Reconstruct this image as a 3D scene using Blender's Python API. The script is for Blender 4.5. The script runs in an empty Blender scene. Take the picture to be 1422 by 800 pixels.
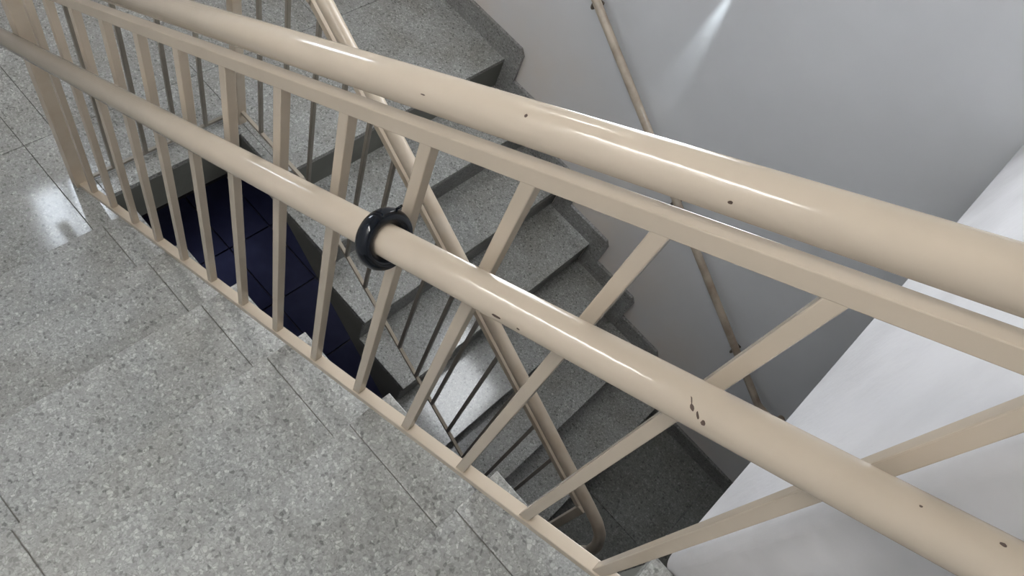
import bpy, bmesh, math, random
from mathutils import Vector, Matrix
random.seed(7)
scene = bpy.context.scene
COL = scene.collection

# ------------------------------------------------------------------ camera
F_PX = 1013.7
cam_data = bpy.data.cameras.new('camera')
cam_data.sensor_width = 36.0
cam_data.lens = F_PX / 1422.0 * 36.0
cam_data.clip_start = 0.02
cam = bpy.data.objects.new('camera', cam_data)
COL.objects.link(cam)
RIGHT = Vector((0.67675, 0.68204, 0.27717))
DOWN = Vector((0.71578, -0.52147, -0.46447))
FWD = Vector((-0.17225, 0.51272, -0.84110))
cam.matrix_world = Matrix((
    (RIGHT.x, -DOWN.x, -FWD.x, 1.40951),
    (RIGHT.y, -DOWN.y, -FWD.y, -0.46885),
    (RIGHT.z, -DOWN.z, -FWD.z, 2.36815),
    (0, 0, 0, 1)))
scene.camera = cam

# ------------------------------------------------------------------ world, exposure
world = bpy.data.worlds.new('world')
scene.world = world
world.use_nodes = True
world.node_tree.nodes['Background'].inputs[0].default_value = (0.55, 0.68, 0.9, 1)
world.node_tree.nodes['Background'].inputs[1].default_value = 0.6
scene.view_settings.view_transform = 'Standard'
scene.view_settings.look = 'None'
scene.view_settings.gamma = 1.0
scene.view_settings.use_curve_mapping = False
scene.view_settings.exposure = 0.37

# stairwell dimensions in metres
G = 0.28            # going
R = 0.17225         # rise
S = R / G
YW = 1.82           # back wall
YN = -1.40          # near wall
XE = -1.60          # end wall of the half landing
XR = 3.60           # right wall
ZC = 5.20           # ceiling
EDGE_U = 0.042      # well side edge of the upper flight
EDGE_L = 0.565      # well side edge of the lower flight
WELL_X = -0.20      # landing edge at the well
NOSE_L = 0.04       # first nosing of the lower flight
Z_LOW = -7 * R      # lower floor
Z_DEEP = -14 * R    # half landing one storey down
Z_UP = 7 * R        # upper floor

# ------------------------------------------------------------------ materials
def new_mat(name):
    m = bpy.data.materials.new(name)
    m.use_nodes = True
    nt = m.node_tree
    return m, nt, nt.nodes['Principled BSDF']

def ramp(nt, stops, interp='LINEAR'):
    n = nt.nodes.new('ShaderNodeValToRGB')
    n.color_ramp.interpolation = interp
    el = n.color_ramp.elements
    while len(el) > 1:
        el.remove(el[-1])
    el[0].position = stops[0][0]
    el[0].color = (*stops[0][1], 1)
    for p, c in stops[1:]:
        e = el.new(p)
        e.color = (*c, 1)
    return n

def g3(v, t=(1, 1, 1)):
    return (v * t[0], v * t[1], v * t[2])

def terrazzo(name, gain=0.86, rough=0.10, tint=(1, 1.01, 0.965), scale=135):
    m, nt, b = new_mat(name)
    L = nt.links.new
    geo = nt.nodes.new('ShaderNodeNewGeometry')
    nz = nt.nodes.new('ShaderNodeTexNoise')
    nz.inputs['Scale'].default_value = 60
    nz.inputs['Detail'].default_value = 2
    L(geo.outputs['Position'], nz.inputs['Vector'])
    mixv = nt.nodes.new('ShaderNodeMix'); mixv.data_type = 'VECTOR'
    mixv.inputs[0].default_value = 0.012
    L(geo.outputs['Position'], mixv.inputs[4]); L(nz.outputs['Color'], mixv.inputs[5])
    v1 = nt.nodes.new('ShaderNodeTexVoronoi')
    v1.inputs['Scale'].default_value = scale
    v1.inputs['Randomness'].default_value = 1
    L(mixv.outputs[1], v1.inputs['Vector'])
    sep = nt.nodes.new('ShaderNodeSeparateColor')
    L(v1.outputs['Color'], sep.inputs[0])
    chips = ramp(nt, [(0.0, g3(0.20 * gain, tint)), (0.06, g3(0.27 * gain, tint)), (0.13, g3(0.36 * gain, tint)),
                      (0.45, g3(0.41 * gain, tint)), (0.75, g3(0.46 * gain, tint)), (0.92, g3(0.53 * gain, tint)), (1.0, g3(0.62 * gain, tint))])
    L(sep.outputs[0], chips.inputs[0])
    # cement matrix between the chips
    v2 = nt.nodes.new('ShaderNodeTexVoronoi'); v2.feature = 'DISTANCE_TO_EDGE'
    v2.inputs['Scale'].default_value = scale
    L(mixv.outputs[1], v2.inputs['Vector'])
    mr = nt.nodes.new('ShaderNodeMapRange')
    mr.inputs[1].default_value = 0.02; mr.inputs[2].default_value = 0.12
    L(v2.outputs['Distance'], mr.inputs[0])
    mx = nt.nodes.new('ShaderNodeMix'); mx.data_type = 'RGBA'
    mx.inputs[6].default_value = (*g3(0.36 * gain, tint), 1)
    L(mr.outputs[0], mx.inputs[0]); L(chips.outputs[0], mx.inputs[7])
    # broad dirt and wear
    n2 = nt.nodes.new('ShaderNodeTexNoise'); n2.inputs['Scale'].default_value = 5; n2.inputs['Detail'].default_value = 6
    L(geo.outputs['Position'], n2.inputs['Vector'])
    dirt = ramp(nt, [(0.3, (0.80, 0.78, 0.75)), (0.6, (1, 1, 1))])
    L(n2.outputs['Fac'], dirt.inputs[0])
    mul = nt.nodes.new('ShaderNodeMix'); mul.data_type = 'RGBA'; mul.blend_type = 'MULTIPLY'
    mul.inputs[0].default_value = 1
    v3 = nt.nodes.new('ShaderNodeTexVoronoi'); v3.inputs['Scale'].default_value = scale * 2.1
    L(mixv.outputs[1], v3.inputs['Vector'])
    sp3 = nt.nodes.new('ShaderNodeSeparateColor'); L(v3.outputs['Color'], sp3.inputs[0])
    fine = ramp(nt, [(0.0, g3(0.70)), (0.25, g3(0.93)), (0.75, g3(1.02)), (1.0, g3(1.18))])
    L(sp3.outputs[1], fine.inputs[0])
    mf = nt.nodes.new('ShaderNodeMix'); mf.data_type = 'RGBA'; mf.blend_type = 'MULTIPLY'; mf.inputs[0].default_value = 1
    L(mx.outputs[2], mf.inputs[6]); L(fine.outputs[0], mf.inputs[7])
    L(mf.outputs[2], mul.inputs[6]); L(dirt.outputs[0], mul.inputs[7])
    L(mul.outputs[2], b.inputs['Base Color'])
    rr = nt.nodes.new('ShaderNodeMapRange')
    rr.inputs[3].default_value = rough * 0.8; rr.inputs[4].default_value = rough * 1.4
    L(n2.outputs['Fac'], rr.inputs[0]); L(rr.outputs[0], b.inputs['Roughness'])
    return m

def painted(name, col, rough=0.3, var=0.06, bump=0.0, nscale=6, spec=0.5, stain=None):
    m, nt, b = new_mat(name)
    L = nt.links.new
    geo = nt.nodes.new('ShaderNodeNewGeometry')
    n = nt.nodes.new('ShaderNodeTexNoise'); n.inputs['Scale'].default_value = nscale; n.inputs['Detail'].default_value = 8
    L(geo.outputs['Position'], n.inputs['Vector'])
    lo = tuple(c * (1 - var) for c in col); hi = tuple(min(1, c * (1 + var)) for c in col)
    r = ramp(nt, [(0.3, lo if not stain else stain), (0.55, col), (0.75, hi)])
    L(n.outputs['Fac'], r.inputs[0]); L(r.outputs[0], b.inputs['Base Color'])
    b.inputs['Roughness'].default_value = rough
    b.inputs['Specular IOR Level'].default_value = spec
    if bump:
        n3 = nt.nodes.new('ShaderNodeTexNoise'); n3.inputs['Scale'].default_value = 55; n3.inputs['Detail'].default_value = 4
        L(geo.outputs['Position'], n3.inputs['Vector'])
        bp = nt.nodes.new('ShaderNodeBump'); bp.inputs['Strength'].default_value = bump; bp.inputs['Distance'].default_value = 0.004
        L(n3.outputs['Fac'], bp.inputs['Height']); L(bp.outputs[0], b.inputs['Normal'])
    return m

def emissive(name, col, strength):
    m, nt, b = new_mat(name)
    b.inputs['Base Color'].default_value = (0.8, 0.8, 0.8, 1)
    b.inputs['Emission Color'].default_value = (*col, 1)
    b.inputs['Emission Strength'].default_value = strength
    return m

M_TERR = terrazzo('terrazzo')
M_STRIP = terrazzo('terrazzo_strip', gain=0.90, rough=0.07, scale=138)
M_TERR_LOW = terrazzo('terrazzo_riser_shaded', gain=0.62, rough=0.4, tint=(1, 1, 0.96), scale=120)  # darker terrazzo copy, the shade on risers and low baseboard put into its colour
M_TREAD = terrazzo('terrazzo_worn', gain=0.79, rough=0.32)
M_TREAD_EDGE = terrazzo('terrazzo_worn_edge', gain=0.83, rough=0.3, scale=138)
M_SKIRT = terrazzo('terrazzo_skirting', gain=0.78, rough=0.3, tint=(1, 1, 0.97), scale=115)
M_TERR_SHADED = terrazzo('terrazzo_floor_shaded', gain=0.5, rough=0.3, tint=(1, 1.02, 0.95), scale=90)  # same terrazzo with the shade over the lower floor put into its colour
M_GROUT = painted('grout', (0.23, 0.215, 0.19), 0.8)
M_BEIGE = painted('beige_paint', (0.505, 0.43, 0.34), 0.15, 0.05, 0.05, 9)
M_BEIGE_OLD = painted('beige_paint_worn', (0.54, 0.46, 0.36), 0.28, 0.06, 0.08, 14, stain=(0.5, 0.405, 0.30))
M_WALL = painted('wall_paint', (0.77, 0.785, 0.81), 0.45, 0.04, 0.12, 3)
M_WHITE = painted('white_plaster', (0.66, 0.655, 0.665), 0.6, 0.05, 0.35, 4, stain=(0.56, 0.555, 0.56))
M_CEIL = painted('ceiling_paint', (0.8, 0.8, 0.8), 0.8)
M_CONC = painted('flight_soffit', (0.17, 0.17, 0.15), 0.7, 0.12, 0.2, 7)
M_BLUE = painted('blue_tile', (0.12, 0.125, 0.18), 0.3, 0.15, 0.05, 9)
M_BLACK = painted('black_rubber', (0.004, 0.006, 0.010), 0.1, 0.1, 0, 9, 0.35)
M_ROD = painted('beige_rod_backlit', (0.26, 0.235, 0.195), 0.35, 0.12, 0.08, 20)  # beige darkened in its base colour because these rods stand backlit
M_FOOT = painted('beige_bar_backlit', (0.42, 0.365, 0.29), 0.4, 0.12, 0.08, 20)  # lower railing's bottom bar, its backlit shade put into the beige
M_WALLRAIL = painted('dull_beige_pipe', (0.46, 0.395, 0.315), 0.3, 0.1, 0.1, 12, stain=(0.26, 0.2, 0.15))
M_CHIP = painted('bare_rust', (0.09, 0.06, 0.045), 0.7, 0.3, 0.2, 60)
M_STEEL = painted('dark_steel', (0.14, 0.115, 0.09), 0.45, 0.2, 0.1, 30)
M_FRAME = painted('window_frame_white', (0.75, 0.76, 0.78), 0.35)
M_PANE = emissive('daylight_pane', (0.82, 0.9, 1.0), 12.0)
M_PANE_LOW = emissive('blue_daylight_pane', (0.40, 0.46, 1.0), 1.2)
M_TUBE = emissive('lamp_diffuser', (1.0, 0.97, 0.92), 29.0)
M_TUBE_A = emissive('lamp_diffuser_landing', (1.0, 0.97, 0.92), 50.0)
M_PANE_BACK = emissive('daylight_pane_back', (0.93, 0.96, 1.0), 8.5)

def scuff_wall(m):
    nt = m.node_tree; L = nt.links.new
    b = nt.nodes['Principled BSDF']
    src = b.inputs['Base Color'].links[0].from_socket
    geo = nt.nodes.new('ShaderNodeNewGeometry'); sep = nt.nodes.new('ShaderNodeSeparateXYZ')
    L(geo.outputs['Position'], sep.inputs[0])
    h = nt.nodes.new('ShaderNodeMath'); h.operation = 'MULTIPLY_ADD'; h.inputs[1].default_value = S
    L(sep.outputs['X'], h.inputs[0]); L(sep.outputs['Z'], h.inputs[2])
    mr = nt.nodes.new('ShaderNodeMapRange'); mr.inputs[1].default_value = 0.75; mr.inputs[2].default_value = 0.05
    L(h.outputs[0], mr.inputs[0])
    n = nt.nodes.new('ShaderNodeTexNoise'); n.inputs['Scale'].default_value = 4; n.inputs['Detail'].default_value = 5
    L(geo.outputs['Position'], n.inputs['Vector'])
    k = nt.nodes.new('ShaderNodeMath'); k.operation = 'MULTIPLY'
    L(mr.outputs[0], k.inputs[0]); L(n.outputs['Fac'], k.inputs[1])
    k2 = nt.nodes.new('ShaderNodeMath'); k2.operation = 'MULTIPLY'; k2.inputs[1].default_value = 1.5; k2.use_clamp = True
    L(k.outputs[0], k2.inputs[0])
    mx = nt.nodes.new('ShaderNodeMix'); mx.data_type = 'RGBA'
    L(k2.outputs[0], mx.inputs[0]); L(src, mx.inputs[6]); mx.inputs[7].default_value = (0.80, 0.72, 0.645, 1)
    L(mx.outputs[2], b.inputs['Base Color'])
scuff_wall(M_WALL)

# ------------------------------------------------------------------ helpers
WORLD = {}
def wpos(o):
    return WORLD.get(o.name, Vector((0, 0, 0)))

def thing(name, label, cat, loc, group=None):
    o = bpy.data.objects.new(name, None)
    o.empty_display_size = 0.05
    COL.objects.link(o)
    o.location = loc
    WORLD[o.name] = Vector(loc)
    o['label'] = label; o['category'] = cat
    if group: o['group'] = group
    return o

def place(name, me, wloc, parent=None):
    o = bpy.data.objects.new(name, me)
    COL.objects.link(o)
    WORLD[o.name] = Vector(wloc)
    if parent:
        o.parent = parent
        o.location = Vector(wloc) - wpos(parent)
    else:
        o.location = wloc
    return o

def obj(name, bm, mat, parent=None, origin=None, smooth=False):
    bmesh.ops.recalc_face_normals(bm, faces=bm.faces)
    vs = [v.co for v in bm.verts]
    lo = Vector((min(v.x for v in vs), min(v.y for v in vs), min(v.z for v in vs)))
    hi = Vector((max(v.x for v in vs), max(v.y for v in vs), max(v.z for v in vs)))
    c = Vector(origin) if origin is not None else Vector(((lo.x + hi.x) / 2, (lo.y + hi.y) / 2, lo.z))
    for v in bm.verts:
        v.co -= c
    me = bpy.data.meshes.new(name)
    if smooth:
        for f in bm.faces: f.smooth = True
    bm.to_mesh(me); bm.free()
    me.materials.append(mat)
    return place(name, me, c, parent)

def structure(o):
    o['kind'] = 'structure'
    return o

def box(x0, x1, y0, y1, z0, z1, bevel=0.0, seg=2, bm=None):
    own = bm is None
    bm = bm or bmesh.new()
    vs = [bm.verts.new(p) for p in ((x0, y0, z0), (x1, y0, z0), (x1, y1, z0), (x0, y1, z0), (x0, y0, z1), (x1, y0, z1), (x1, y1, z1), (x0, y1, z1))]
    for f in ((3, 2, 1, 0), (4, 5, 6, 7), (0, 1, 5, 4), (1, 2, 6, 5), (2, 3, 7, 6), (3, 0, 4, 7)):
        bm.faces.new([vs[i] for i in f])
    if bevel and own:
        bmesh.ops.bevel(bm, geom=list(bm.edges), offset=bevel, segments=seg, affect='EDGES', profile=0.5)
    return bm

def prism_y(poly, y0, y1, bm=None):
    """polygon in x,z pushed out along y"""
    bm = bm or bmesh.new()
    a = [bm.verts.new((x, y0, z)) for x, z in poly]
    b = [bm.verts.new((x, y1, z)) for x, z in poly]
    bm.faces.new(a); bm.faces.new(list(reversed(b)))
    n = len(poly)
    for i in range(n):
        bm.faces.new((a[i], b[i], b[(i + 1) % n], a[(i + 1) % n]))
    return bm

def bar(p0, p1, w, h, side=(0, 1, 0), bevel=0.0015, bm=None):
    """straight bar of section w (along side) by h"""
    own = bm is None
    bm = bm or bmesh.new()
    p0 = Vector(p0); p1 = Vector(p1); d = (p1 - p0).normalized()
    sd = Vector(side); sd = (sd - d * sd.dot(d)).normalized()
    up = d.cross(sd)
    ring = []
    for p in (p0, p1):
        ring.append([bm.verts.new(p + sd * a * w / 2 + up * b * h / 2) for a, b in ((-1, -1), (1, -1), (1, 1), (-1, 1))])
    for i in range(4):
        bm.faces.new((ring[0][i], ring[0][(i + 1) % 4], ring[1][(i + 1) % 4], ring[1][i]))
    bm.faces.new(ring[0]); bm.faces.new(list(reversed(ring[1])))
    if bevel and own:
        bmesh.ops.bevel(bm, geom=list(bm.edges), offset=bevel, segments=2, affect='EDGES', profile=0.5)
    return bm

def bend_path(pts, radii, n=8):
    """polyline whose inner corners are rounded"""
    pts = [Vector(p) for p in pts]
    out = [pts[0]]
    for i in range(1, len(pts) - 1):
        a, p, b = pts[i - 1], pts[i], pts[i + 1]
        rr = radii if not isinstance(radii, (list, tuple)) else radii[i - 1]
        u = (a - p).normalized(); v = (b - p).normalized()
        ang = u.angle(v)
        if rr <= 0 or ang > math.pi - 0.01:
            out.append(p); continue
        t = min(rr / math.tan(ang / 2), (a - p).length * 0.49, (b - p).length * 0.49)
        s, e = p + u * t, p + v * t
        for k in range(n + 1):
            f = k / n
            out.append((1 - f) ** 2 * s + 2 * f * (1 - f) * p + f * f * e)
    out.append(pts[-1])
    return out

def tube(path, rad, seg=20, bm=None, cap=True):
    bm = bm or bmesh.new()
    path = [Vector(p) for p in path]
    n = len(path)
    prev = None; rings = []
    for i, p in enumerate(path):
        t = (path[min(i + 1, n - 1)] - path[max(i - 1, 0)]).normalized()
        if prev is None:
            ref = Vector((0, 1, 0)) if abs(t.y) < 0.9 else Vector((0, 0, 1))
            nrm = (ref - t * ref.dot(t)).normalized()
        else:
            nrm = (prev - t * prev.dot(t)).normalized()
        prev = nrm
        bn = t.cross(nrm)
        rings.append([bm.verts.new(p + (nrm * math.cos(2 * math.pi * k / seg) + bn * math.sin(2 * math.pi * k / seg)) * rad) for k in range(seg)])
    for i in range(n - 1):
        for k in range(seg):
            bm.faces.new((rings[i][k], rings[i][(k + 1) % seg], rings[i + 1][(k + 1) % seg], rings[i + 1][k]))
    if cap:
        bm.faces.new(list(reversed(rings[0]))); bm.faces.new(rings[-1])
    return bm

def smooth_tube(name, path, rad, mat, parent, seg=20):
    o = obj(name, tube(path, rad, seg), mat, parent)
    for f in o.data.polygons:
        f.use_smooth = len(f.vertices) == 4
    return o

# ------------------------------------------------------------------ room shell
BW = (0.34, 0.98, 1.17, 2.75)      # x0 x1 z0 z1 of the window in the back wall, above the picture
bm = bmesh.new()
box(XE - 0.2, BW[0], YW, YW + 0.2, Z_DEEP - 0.3, ZC, bm=bm); box(BW[1], XR + 0.2, YW, YW + 0.2, Z_DEEP - 0.3, ZC, bm=bm)
box(BW[0], BW[1], YW, YW + 0.2, Z_DEEP - 0.3, BW[2], bm=bm); box(BW[0], BW[1], YW, YW + 0.2, BW[3], ZC, bm=bm)
structure(obj('wall_back', bm, M_WALL))
w = bpy.data.objects.new('window_3', None); COL.objects.link(w)
w.location = ((BW[0] + BW[1]) / 2, YW + 0.1, BW[2]); WORLD[w.name] = Vector(w.location); structure(w)
fr = bmesh.new()
ya, yb, t = YW + 0.02, YW + 0.08, 0.04
box(BW[0], BW[1], ya, yb, BW[2], BW[2] + t, bm=fr); box(BW[0], BW[1], ya, yb, BW[3] - t, BW[3], bm=fr)
box(BW[0], BW[0] + t, ya, yb, BW[2] + t, BW[3] - t, bm=fr); box(BW[1] - t, BW[1], ya, yb, BW[2] + t, BW[3] - t, bm=fr)
obj('window_frame', fr, M_FRAME, w)
obj('pane', box(BW[0] + t, BW[1] - t, YW + 0.045, YW + 0.055, BW[2] + t, BW[3] - t), M_PANE_BACK, w)
structure(obj('wall_near', box(XE - 0.2, XR + 0.2, YN - 0.2, YN, Z_DEEP - 0.3, ZC), M_WALL))
structure(obj('wall_far_right', box(XR, XR + 0.2, YN, YW, Z_DEEP - 0.3, ZC), M_WALL))
structure(obj('ceiling', box(XE, XR, YN, YW, ZC, ZC + 0.15), M_CEIL))

# end wall of the half landing with two window openings (this storey and the one below)
WIN = [(0.05, 0.52, 1.74, 2.55), (0.5, 1.6, -1.35, -0.65)]     # y0 y1 z0 z1
def end_wall():
    bm = bmesh.new()
    x0, x1 = XE - 0.2, XE
    (a0, a1, b0, b1), (c0, c1, d0, d1) = WIN
    lo, hi = Z_DEEP - 0.3, ZC
    box(x0, x1, YN, YW, b1, hi, bm=bm)
    box(x0, x1, YN, a0, b0, b1, bm=bm); box(x0, x1, a1, YW, b0, b1, bm=bm)
    box(x0, x1, YN, YW, d1, b0, bm=bm)
    box(x0, x1, YN, c0, d0, d1, bm=bm); box(x0, x1, c1, YW, d0, d1, bm=bm)
    box(x0, x1, YN, YW, lo, d0, bm=bm)
    return structure(obj('wall_end', bm, M_WALL))
end_wall()
for i, (y0, y1, z0, z1) in enumerate(WIN):
    w = bpy.data.objects.new('window_%d' % (i + 1), None); COL.objects.link(w)
    w.location = (XE - 0.1, (y0 + y1) / 2, z0); WORLD[w.name] = Vector(w.location)
    structure(w)
    t = 0.045
    xa, xb = XE - 0.13, XE - 0.07
    fr = bmesh.new()
    box(xa, xb, y0, y1, z0, z0 + t, bm=fr); box(xa, xb, y0, y1, z1 - t, z1, bm=fr)
    box(xa, xb, y0, y0 + t, z0 + t, z1 - t, bm=fr); box(xa, xb, y1 - t, y1, z0 + t, z1 - t, bm=fr)
    ym = (y0 + y1) / 2
    box(xa, xb, ym - t / 2, ym + t / 2, z0 + t, z1 - t, bm=fr)
    obj('window_frame', fr, M_FRAME, w)
    for ya, yb in ((y0 + t, ym - t / 2), (ym + t / 2, y1 - t)):
        obj('pane', box(XE - 0.105, XE - 0.095, ya, yb, z0 + t, z1 - t), M_PANE if i == 0 else M_PANE_LOW, w)

PX0, PY0 = 1.697, 0.088
# ------------------------------------------------------------------ floors: bed plus the slabs one can tell apart
def tiled_floor(name, rects, z, thick, mat_bed, pieces, joint=0.0008, slab=0.02):
    bm = bmesh.new()
    for x0, x1, y0, y1 in rects:
        box(x0, x1, y0, y1, z - thick, z - slab, bm=bm)
    f = structure(obj(name, bm, mat_bed))
    for x0, x1, y0, y1, m in pieces:
        obj('floor_slab', box(x0 + joint, x1 - joint, y0 + joint, y1 - joint, z - slab - 0.001, z, 0.0012, 1), m, f)
    return f

# half landing at z = 0: whole width up to the well edge, tongues under both flights
xs = [XE, -1.09, -0.525]
pieces = []
ys = [YN, -0.65, -0.068]
for a, b in ((XE, -1.09), (-1.09, -0.525), (-0.525, 0.03)):
    for c, d in ((YN, -0.65), (-0.65, -0.068)):
        pieces.append((a, b, c, d, M_TERR))
for a, b in ((XE, -1.09), (-1.09, -0.525), (-0.525, -0.285)):
    pieces.append((a, b, 0.042, 0.60, M_TERR))
for a, b in ((XE, -1.09), (-1.09, -0.525), (-0.525, 0.03)):
    pieces.append((a, b, -0.068, 0.042, M_STRIP))
pieces.append((-0.285, WELL_X, 0.042, 0.60, M_TERR))
for a, b in ((XE, -1.09), (-1.09, -0.525), (-0.525, NOSE_L)):
    pieces.append((a, b, 0.60 if b < 0 else 0.60, 1.20, M_TERR))
    pieces.append((a, b, 1.20, YW, M_TERR))
pieces.append((WELL_X, NOSE_L, EDGE_L, 0.60, M_TERR))
tiled_floor('floor', [(XE, WELL_X, YN, YW), (WELL_X, 0.03, YN, EDGE_U), (WELL_X, NOSE_L, EDGE_L, YW)], 0.0, 0.20, M_CONC, pieces)

# lower floor, upper floor, landing one storey down
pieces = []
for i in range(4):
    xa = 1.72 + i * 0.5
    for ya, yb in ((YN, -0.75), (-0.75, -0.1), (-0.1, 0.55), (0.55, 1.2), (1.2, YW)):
        pieces.append((xa, min(xa + 0.5, XR), ya, yb, M_TERR_SHADED))
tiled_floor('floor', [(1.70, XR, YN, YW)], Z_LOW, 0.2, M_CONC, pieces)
pieces = []
for a, b in ((6 * G, 2.3), (2.3, 2.95), (2.95, XR)):
    for c, d in ((YN, -0.65), (-0.65, -0.068), (-0.068, 0.086)):
        pieces.append((a, b, c, d, M_TERR if d < 0.05 else M_STRIP))
for a, b in ((PX0 + 0.46, 2.95), (2.95, XR)):
    for c, d in ((0.088, 0.7), (0.7, 1.25), (1.25, YW)):
        pieces.append((a, b, c, d, M_TERR))
tiled_floor('floor', [(6 * G + 0.01, XR, YN, 0.086), (PX0 + 0.12, XR, 0.086, YW)], Z_UP, 0.16, M_CONC, pieces)
pieces = []
x = XE
for i in range(6):
    for j in range(10):
        xa, ya = XE + 0.03 + i * 0.53 - 0.0, YN + 0.02 + j * 0.335
        pieces.append((xa, xa + 0.53, ya, min(ya + 0.335, YW - 0.005), M_BLUE))
tiled_floor('floor', [(XE, XR, YN, YW)], Z_DEEP, 0.2, M_GROUT, pieces, joint=0.005)

# white parapet wall closing the well at the upper floor
def parapet():
    bm = box(PX0, PX0 + 0.45, PY0, YW - 0.0, 1.19, 2.30)
    ed = [e for e in bm.edges if all(abs(v.co.x - PX0) < 1e-4 for v in e.verts) and
          (all(abs(v.co.y - PY0) < 1e-4 for v in e.verts) or all(v.co.z < 1.25 for v in e.verts) or all(v.co.z > 2.2 for v in e.verts))]
    bmesh.ops.bevel(bm, geom=ed, offset=0.026, segments=12, affect='EDGES', profile=0.5)
    # the face runs a little out of square
    for v in bm.verts:
        if v.co.x < PX0 + 0.2:
            v.co.x += (v.co.y - PY0) * 0.028
    o = structure(obj('wall_parapet', bm, M_WHITE))
    return o
parapet()

# ------------------------------------------------------------------ flights
def waist_upper():
    poly = []
    for k in range(7):
        poly += [(k * G + 0.012, k * R - (0.02 if k else 0.25)), (k * G + 0.012, (k + 1) * R - 0.031)]
    poly.append((6 * G + 0.05, 7 * R - 0.031))
    poly += [(6 * G + 0.05, 7 * R - 0.30), (0.20, -0.20), (0.012, -0.25)]
    return poly
uf = thing('stair_flight', 'grey terrazzo stair flight beside the railing with the black ring', 'stairs', (0.84, -0.68, 0.0))
def step_poly_upper():
    top = [(0.012, 0.0)]
    for k in range(6):
        top.append((k * G + 0.012, (k + 1) * R - 0.03))
        top.append(((k + 1) * G + 0.012, (k + 1) * R - 0.03))
    top.append((6 * G + 0.012, 7 * R - 0.17))
    low = [(6 * G + 0.012, 6 * R - 0.22), (0.25, -0.20), (0.012, -0.20)]
    return top + low
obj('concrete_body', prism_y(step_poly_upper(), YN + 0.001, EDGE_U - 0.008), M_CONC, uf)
for k in range(6):
    z1 = (k + 1) * R
    x0, x1 = k * G, (k + 1) * G + 0.012
    j = 0.0009
    td = obj('tread', box(x0, x1, -0.65 + j, -0.068 - j, z1 - 0.03, z1, 0.002, 2), M_TREAD, uf)
    obj('edge_strip', box(x0, x1, -0.068 + j, EDGE_U, z1 - 0.03, z1, 0.002, 2), M_TREAD_EDGE, td)
    obj('tread_slab', box(x0, x1, YN + 0.003, -0.65 - j, z1 - 0.03, z1, 0.002, 2), M_TREAD, td)
    obj('joint_filler', box(x0 + 0.004, x1, YN + 0.004, EDGE_U - 0.004, z1 - 0.0295, z1 - 0.004), M_GROUT, td)
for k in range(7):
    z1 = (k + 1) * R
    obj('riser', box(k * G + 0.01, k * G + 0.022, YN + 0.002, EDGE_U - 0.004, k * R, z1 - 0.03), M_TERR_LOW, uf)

lf = thing('stair_flight', 'terrazzo stair flight with dark risers along the grey wall and pipe handrail', 'stairs', (0.95, 1.19, Z_LOW))
def step_poly_lower():
    top = [(NOSE_L - 0.012, -0.03)]
    for n in range(7):
        top.append((NOSE_L - 0.012 + n * G, -n * R - 0.03))
        top.append((NOSE_L - 0.012 + n * G, -(n + 1) * R - (0.03 if n < 6 else 0.0)))
    low = [(NOSE_L - 0.012 + 6 * G, Z_LOW - 0.2), (NOSE_L + 5.45 * G, Z_LOW - 0.2), (NOSE_L - 0.012, -0.22)]
    # first vertical below the landing nosing
    return [p for i, p in enumerate(top) if i != 1] + low
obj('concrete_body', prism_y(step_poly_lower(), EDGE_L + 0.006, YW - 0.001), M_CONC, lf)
for n in range(1, 7):
    z = -n * R
    x0, x1 = NOSE_L + (n - 1) * G - 0.012, NOSE_L + n * G
    td = obj('tread', box(x0, x1, EDGE_L, YW - 0.002, z - 0.03, z, 0.002, 2), M_TERR, lf)
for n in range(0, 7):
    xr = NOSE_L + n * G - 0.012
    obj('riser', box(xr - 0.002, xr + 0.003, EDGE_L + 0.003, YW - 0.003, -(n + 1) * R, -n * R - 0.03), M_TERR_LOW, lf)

# stepped skirting of the lower flight, one tile a step, and of the half landing
SK = 0.018
def skirt_poly(x0, x1, zt, zb, c=0.022):
    return [(x0, zb), (x1, zb), (x1, zt - c), (x1 - c, zt), (x0, zt)]
for n in range(1, 7):
    xa = NOSE_L + (n - 1) * G + 0.085
    xb = NOSE_L + n * G + 0.085
    poly = [(xa - 0.0845, -n * R), (xb - 0.0855, -n * R), (xb - 0.0855, -(n + 1) * R + 0.001), (xb, -(n + 1) * R + 0.001),
            (xb, -n * R + 0.10 - 0.03), (xb - 0.022, -n * R + 0.10), (xa + 0.001, -n * R + 0.10), (xa + 0.001, -n * R + 0.001), (xa - 0.0845, -n * R + 0.0005)]
    poly = [(xa + 0.001, -n * R + 0.0005), (xb - 0.0855, -n * R + 0.0005), (xb - 0.0855, -(n + 1) * R + 0.0005), (xb, -(n + 1) * R + 0.0005),
            (xb, -n * R + 0.072), (xb - 0.024, -n * R + 0.105), (xa + 0.001, -n * R + 0.105)]
    obj('skirting_tile', prism_y(poly, YW - SK, YW - 0.001), M_SKIRT, lf)
sk = structure(obj('baseboard_back', prism_y([(XE, 0.0005), (NOSE_L + 0.001, 0.0005), (NOSE_L + 0.001, -R + 0.0005), (NOSE_L + 0.085, -R + 0.0005), (NOSE_L + 0.085, 0.085), (NOSE_L + 0.06, 0.115), (XE, 0.115)], YW - SK, YW - 0.001), M_SKIRT))
structure(obj('baseboard_lower', box(NOSE_L + 6 * G + 0.09, XR, YW - SK, YW - 0.001, Z_LOW, Z_LOW + 0.1), M_TERR_LOW))

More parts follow.
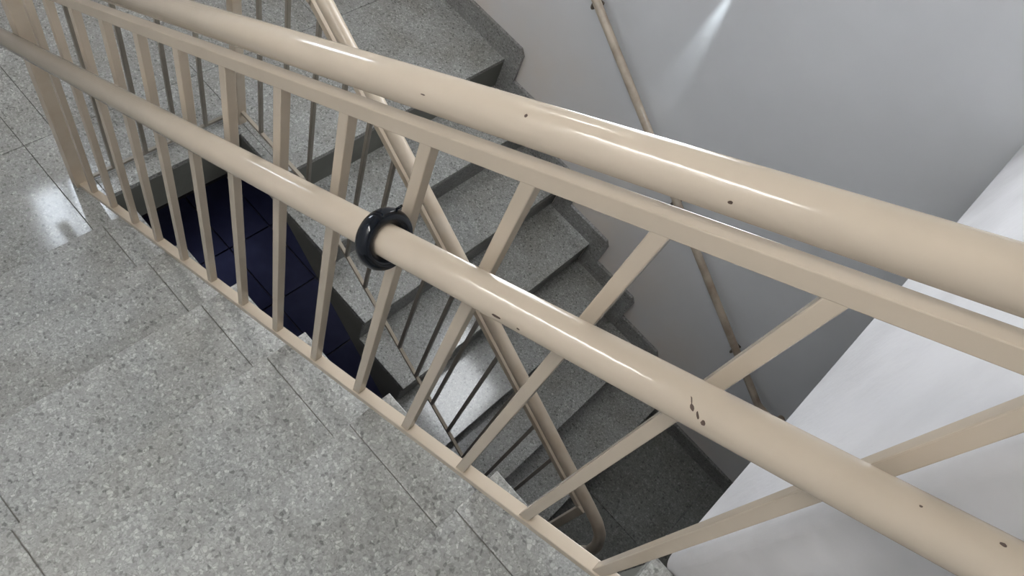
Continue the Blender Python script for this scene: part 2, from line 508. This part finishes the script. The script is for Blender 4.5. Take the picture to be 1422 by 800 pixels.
# ------------------------------------------------------------------ upper railing
HB, HFLAT, HTOP, HLOW = 0.1822, 1.0528, 1.1138, 0.8731
BX0 = 1.6308
YLOW = -0.055
PIPE = 0.0230
XA, XB = -0.279, 1.98          # ends of the sloping part
ur = thing('stair_railing', 'beige steel railing with a second lower handrail on its face', 'railing', (0.9, 0.0, 0.0))
L_ = lambda x, h, y=0.0: Vector((x, y, S * x + h))
obj('bottom_rail', bar(L_(XA, HB), L_(XB, HB), 0.026, 0.016), M_BEIGE, ur)
obj('flat_rail', bar(L_(XA, HFLAT - 0.0045), L_(XB, HFLAT - 0.0045), 0.020, 0.023), M_BEIGE, ur)
smooth_tube('handrail', bend_path([L_(-0.30, HTOP), L_(XB, HTOP)], 0, 1), PIPE, M_BEIGE, ur, 32)
low = smooth_tube('lower_handrail', [L_(-0.62, HLOW, YLOW) if False else L_(-0.55, HLOW, YLOW), L_(XB, HLOW, YLOW)], PIPE, M_BEIGE, ur, 32)
bal_me = None
for i in range(-2, 14):
    x = BX0 - i * G / 2
    if bal_me is None:
        o = obj('baluster', bar((x, 0, S * x + HB + 0.002), (x, 0, S * x + HFLAT - 0.008), 0.0185, 0.0185), M_BEIGE, ur, origin=(x, 0, S * x + HB))
        bal_me = o.data
    else:
        place('baluster', bal_me, (x, 0, S * x + HB), ur)
# newel post at the foot
obj('newel_post', box(-0.322, -0.278, -0.022, 0.022, 0.0, 0.93, 0.003), M_BEIGE_OLD, ur)
for i in (-1, 3, 7, 11):      # short studs holding the lower handrail and the top pipe
    x = BX0 - i * G / 2
    smooth_tube('rail_bracket', [(x, -0.008, S * x + HLOW - 0.05), (x, YLOW, S * x + HLOW - 0.018)], 0.006, M_BEIGE, ur, 10)
for x in (0.05, 1.86):
    obj('pipe_stud', box(x - 0.008, x + 0.008, -0.008, 0.008, S * x + HFLAT + 0.01, S * x + HTOP - 0.015), M_BEIGE, ur)

def chip(pipe_y, pipe_h, x, ang, poly, parent, rad=PIPE):
    """bare spot where the paint came off: small curved patch on the pipe; poly in mm along / around"""
    ax = Vector((1, 0, S)).normalized(); sd = Vector((0, 1, 0)); up = ax.cross(sd) * -1
    if up.z < 0: up = -up
    c = L_(x, pipe_h, pipe_y)
    bm = bmesh.new(); top = []; bot = []
    for u, v in poly:
        a = math.radians(ang) + v / 1000 / rad
        d = up * math.cos(a) + sd * -math.sin(a)
        top.append(bm.verts.new(c + ax * u / 1000 + d * (rad + 0.0004)))
        bot.append(bm.verts.new(c + ax * u / 1000 + d * (rad - 0.001)))
    n = len(poly)
    bm.faces.new(top); bm.faces.new(list(reversed(bot)))
    for i in range(n):
        bm.faces.new((top[i], bot[i], bot[(i + 1) % n], top[(i + 1) % n]))
    return obj('paint_chip', bm, M_CHIP, parent)

# ------------------------------------------------------------------ railing across the landing
cr = thing('landing_railing', 'short beige railing across the landing edge above the dark well', 'railing', (-0.285, 0.3, 0.0))
CX = -0.285
obj('bottom_rail', bar((CX, 0.026, 0.02), (CX, 0.578, 0.02), 0.012, 0.012, side=(1, 0, 0)), M_ROD, cr)
obj('flat_rail', bar((CX, 0.026, 0.87), (CX, 0.578, 0.87), 0.02, 0.023, side=(1, 0, 0)), M_BEIGE, cr)
smooth_tube('handrail', [(CX, 0.026, 0.935), (CX, 0.576, 0.935)], PIPE, M_BEIGE, cr, 24)
me = None
for i in range(4):
    y = 0.115 + i * 0.12
    if me is None:
        me = obj('baluster', bar((CX, y, 0.02), (CX, y, 0.86), 0.014, 0.014), M_ROD, cr, origin=(CX, y, 0.02)).data
    else:
        place('baluster', me, (CX, y, 0.02), cr)

# ------------------------------------------------------------------ railing of the lower flight
lr = thing('stair_railing', 'beige railing of the lower flight ending in a curved pipe return', 'railing', (0.7, 0.6, -0.5))
YR = 0.60
XK = 0.13                      # where the rail turns from level to sloping
def Lz(x, h): return Vector((x, YR, h - (S * (x - XK) if x > XK else 0)))
HB2, HF2, HT2 = 0.068, 0.895, 0.958
XEND = 1.685
obj('corner_post', box(-0.27, -0.235, YR - 0.018, YR + 0.018, 0.0, 0.965, 0.003), M_BEIGE_OLD, lr)
def rail2(name, h, w, hh, mat):
    bm = bar(Lz(-0.25, h), Lz(XK, h), w, hh, bevel=0, bm=bmesh.new())
    bar(Lz(XK - 0.004, h), Lz(XEND, h), w, hh, bevel=0, bm=bm)
    return obj(name, bm, mat, lr)
rail2('bottom_rail', HB2, 0.013, 0.012, M_FOOT)
rail2('flat_rail', HF2, 0.022, 0.022, M_BEIGE_OLD)
e = Lz(1.70, HT2)
loop = [Lz(-0.25, HT2), Lz(XK, HT2), e, e + Vector((0.055, 0, -0.038)), e + Vector((0.098, 0, -0.09)), e + Vector((0.126, 0, -0.17)), e + Vector((0.135, 0, -0.27)), e + Vector((0.11, 0, -0.37)), e + Vector((0.05, 0, -0.43)), e + Vector((-0.03, 0, -0.42))]
smooth_tube('handrail', bend_path(loop, [0.12, 0.1, 0.1, 0.1, 0.1, 0.1, 0.1, 0.1], 6), 0.022, M_BEIGE_OLD, lr, 24)
me = None
for x in [-0.12, 0.02, 0.16, 0.29, 0.41, 0.53, 0.65, 0.77, 0.89, 1.01, 1.13, 1.25, 1.37, 1.49, 1.60]:
    b0 = Lz(x, HB2)
    if me is None:
        me = obj('baluster', bar(b0, b0 + Vector((0, 0, HF2 - HB2 - 0.008)), 0.0135, 0.0135), M_ROD, lr, origin=b0).data
    else:
        place('baluster', me, b0, lr)
pz = Lz(XEND, HF2).z
obj('end_post', box(XEND - 0.015, XEND + 0.015, YR - 0.015, YR + 0.015, -6 * R + 0.001, pz + 0.02, 0.002), M_BEIGE_OLD, lr)

# ------------------------------------------------------------------ pipe handrail on the back wall
wr = thing('wall_handrail', 'thin beige pipe handrail fixed along the grey wall', 'handrail', (1.0, YW, 0.2))
YP = 1.765
wz = lambda x: 0.205 - 0.632 * (x - 1.0)
smooth_tube('pipe', bend_path([(-0.3, YP, wz(-0.3)), (1.99, YP, wz(1.99)), (2.10, YP, wz(1.99) - 0.01), (2.11, YW - 0.001, wz(1.99) - 0.01)], [0.08, 0.05], 8), 0.0175, M_WALLRAIL, wr, 20)
for x in (0.35, 1.08, 1.72):
    bmx = tube(bend_path([(x, YP, wz(x) - 0.012), (x, YP, wz(x) - 0.05), (x, YW - 0.002, wz(x) - 0.05)], 0.02, 5), 0.006, 10)
    br = obj('bracket', bmx, M_STEEL, wr)
    obj('wall_plate', box(x - 0.018, x + 0.018, YW - 0.006, YW - 0.0005, wz(x) - 0.075, wz(x) - 0.025, 0.002), M_STEEL, br)

# ------------------------------------------------------------------ black ring round the lower handrail
def torus(c, axis, R0, r0, ra, nu=48, nv=20):
    bm = bmesh.new(); ax = Vector(axis).normalized()
    u = Vector((0, 1, 0)); u = (u - ax * u.dot(ax)).normalized(); v = ax.cross(u)
    g = []
    for i in range(nu):
        a = 2 * math.pi * i / nu; d = u * math.cos(a) + v * math.sin(a); row = []
        for j in range(nv):
            b = 2 * math.pi * j / nv
            row.append(bm.verts.new(Vector(c) + d * (R0 + r0 * math.cos(b)) + ax * ra * math.sin(b)))
        g.append(row)
    for i in range(nu):
        for j in range(nv):
            bm.faces.new((g[i][j], g[(i + 1) % nu][j], g[(i + 1) % nu][(j + 1) % nv], g[i][(j + 1) % nv]))
    return bm
rc = L_(1.083, HLOW, YLOW)
ring = thing('rubber_ring', 'glossy black ring fitted round the lower beige handrail', 'ring', rc)
obj('ring_body', torus(rc, (1, 0, S), 0.0335, 0.0103, 0.0135), M_BLACK, ring, smooth=True)
smooth_tube('tail', [rc + Vector((-0.0164, 0.0264, 0.0267)), rc + Vector((-0.012, 0.033, 0.037))], 0.0018, M_BLACK, ring, 8)

# ------------------------------------------------------------------ lamps of the stairwell
def lamp_box(name, label, x0, x1, y0, y1, z0, z1, face, mat):
    t = thing(name, label, 'lamp', ((x0 + x1) / 2, (y0 + y1) / 2, z0))
    obj('housing', box(x0, x1, y0, y1, z0, z1, 0.004), M_FRAME, t)
    d = 0.02
    if face == '-z':
        obj('diffuser', box(x0 + .01, x1 - .01, y0 + .01, y1 - .01, z0 - d, z0 + .002, 0.004), mat, t)
    elif face == '-y':
        obj('diffuser', box(x0 + .01, x1 - .01, y0 - d, y0 + .002, z0 + .01, z1 - .01, 0.004), mat, t)
    elif face == '+y':
        obj('diffuser', box(x0 + .01, x1 - .01, y1 - .002, y1 + d, z0 + .01, z1 - .01, 0.004), mat, t)
    return t
hl = lamp_box('hanging_lamp', 'long white tube lamp hung on two rods above the upper flight', 0.20, 1.70, -1.25, -1.07, 3.60, 3.66, '-z', M_TUBE)
for x in (0.4, 1.5):
    smooth_tube('hanging_rod', [(x, -1.16, 3.66), (x, -1.16, ZC)], 0.006, M_FRAME, hl, 8)
lamp_box('ceiling_lamp', 'white ceiling lamp above the half landing by the grey wall', -1.50, -1.00, 1.38, 1.58, ZC - 0.06, ZC - 0.001, '-z', M_TUBE_A)

# added spot and unseen fixture, put in to draw the pale wall streak
sp = thing('added_wall_spot', 'added small white spot that draws a pale streak on the grey wall', 'lamp', (0.775, YW - 0.03, 1.05))
smooth_tube('added_spot_body', [(0.775, YW - 0.022, 1.06), (0.775, YW - 0.022, 1.15)], 0.018, M_FRAME, sp, 20)
sl = bpy.data.lights.new('added_spot_beam', 'SPOT')
sl.energy = 9.0; sl.spot_size = math.radians(17); sl.spot_blend = 1.0; sl.shadow_soft_size = 0.012; sl.color = (0.85, 0.95, 1.0)
so = bpy.data.objects.new('added_spot_beam', sl); COL.objects.link(so); so.parent = sp
so.location = Vector((0.775, YW - 0.022, 1.055)) - WORLD[sp.name]
so.rotation_euler = (Vector((0.006, 0.022, -0.42))).to_track_quat('-Z', 'Y').to_euler()

# bare spots on the pipes
def blob(lu, lv, n=9, slant=0.0):
    return [((lu / 2 * math.cos(a) + slant * lv / 2 * math.sin(a)) * random.uniform(0.75, 1.1), lv / 2 * math.sin(a) * random.uniform(0.75, 1.1)) for a in (2 * math.pi * k / n for k in range(n))]
for h, y, x, ang, lu, lv, sl_ in ((HLOW, YLOW, 1.279, 90, 17, 4, 0), (HLOW, YLOW, 1.308, 92, 5, 3, 0), (HLOW, YLOW, 1.489, 36, 1.5, 8, 0.6),
                                  (HLOW, YLOW, 1.492, 50, 5, 6, 0.5), (HLOW, YLOW, 1.498, 60, 3, 7, 0.5), (HLOW, YLOW, 1.504, 70, 5, 6, 0.0),
                                  (HLOW, YLOW, 1.702, 2, 5, 3, 0), (HLOW, YLOW, 1.655, 10, 3, 2, 0), (HTOP, 0.0, 1.189, 41, 4, 4, 0), (HTOP, 0.0, 1.064, 68, 8, 1.6, 0), (HTOP, 0.0, 1.38, 84, 5, 3, 0)):
    chip(y, h, x, ang, blob(lu, lv, 9, sl_), ur)
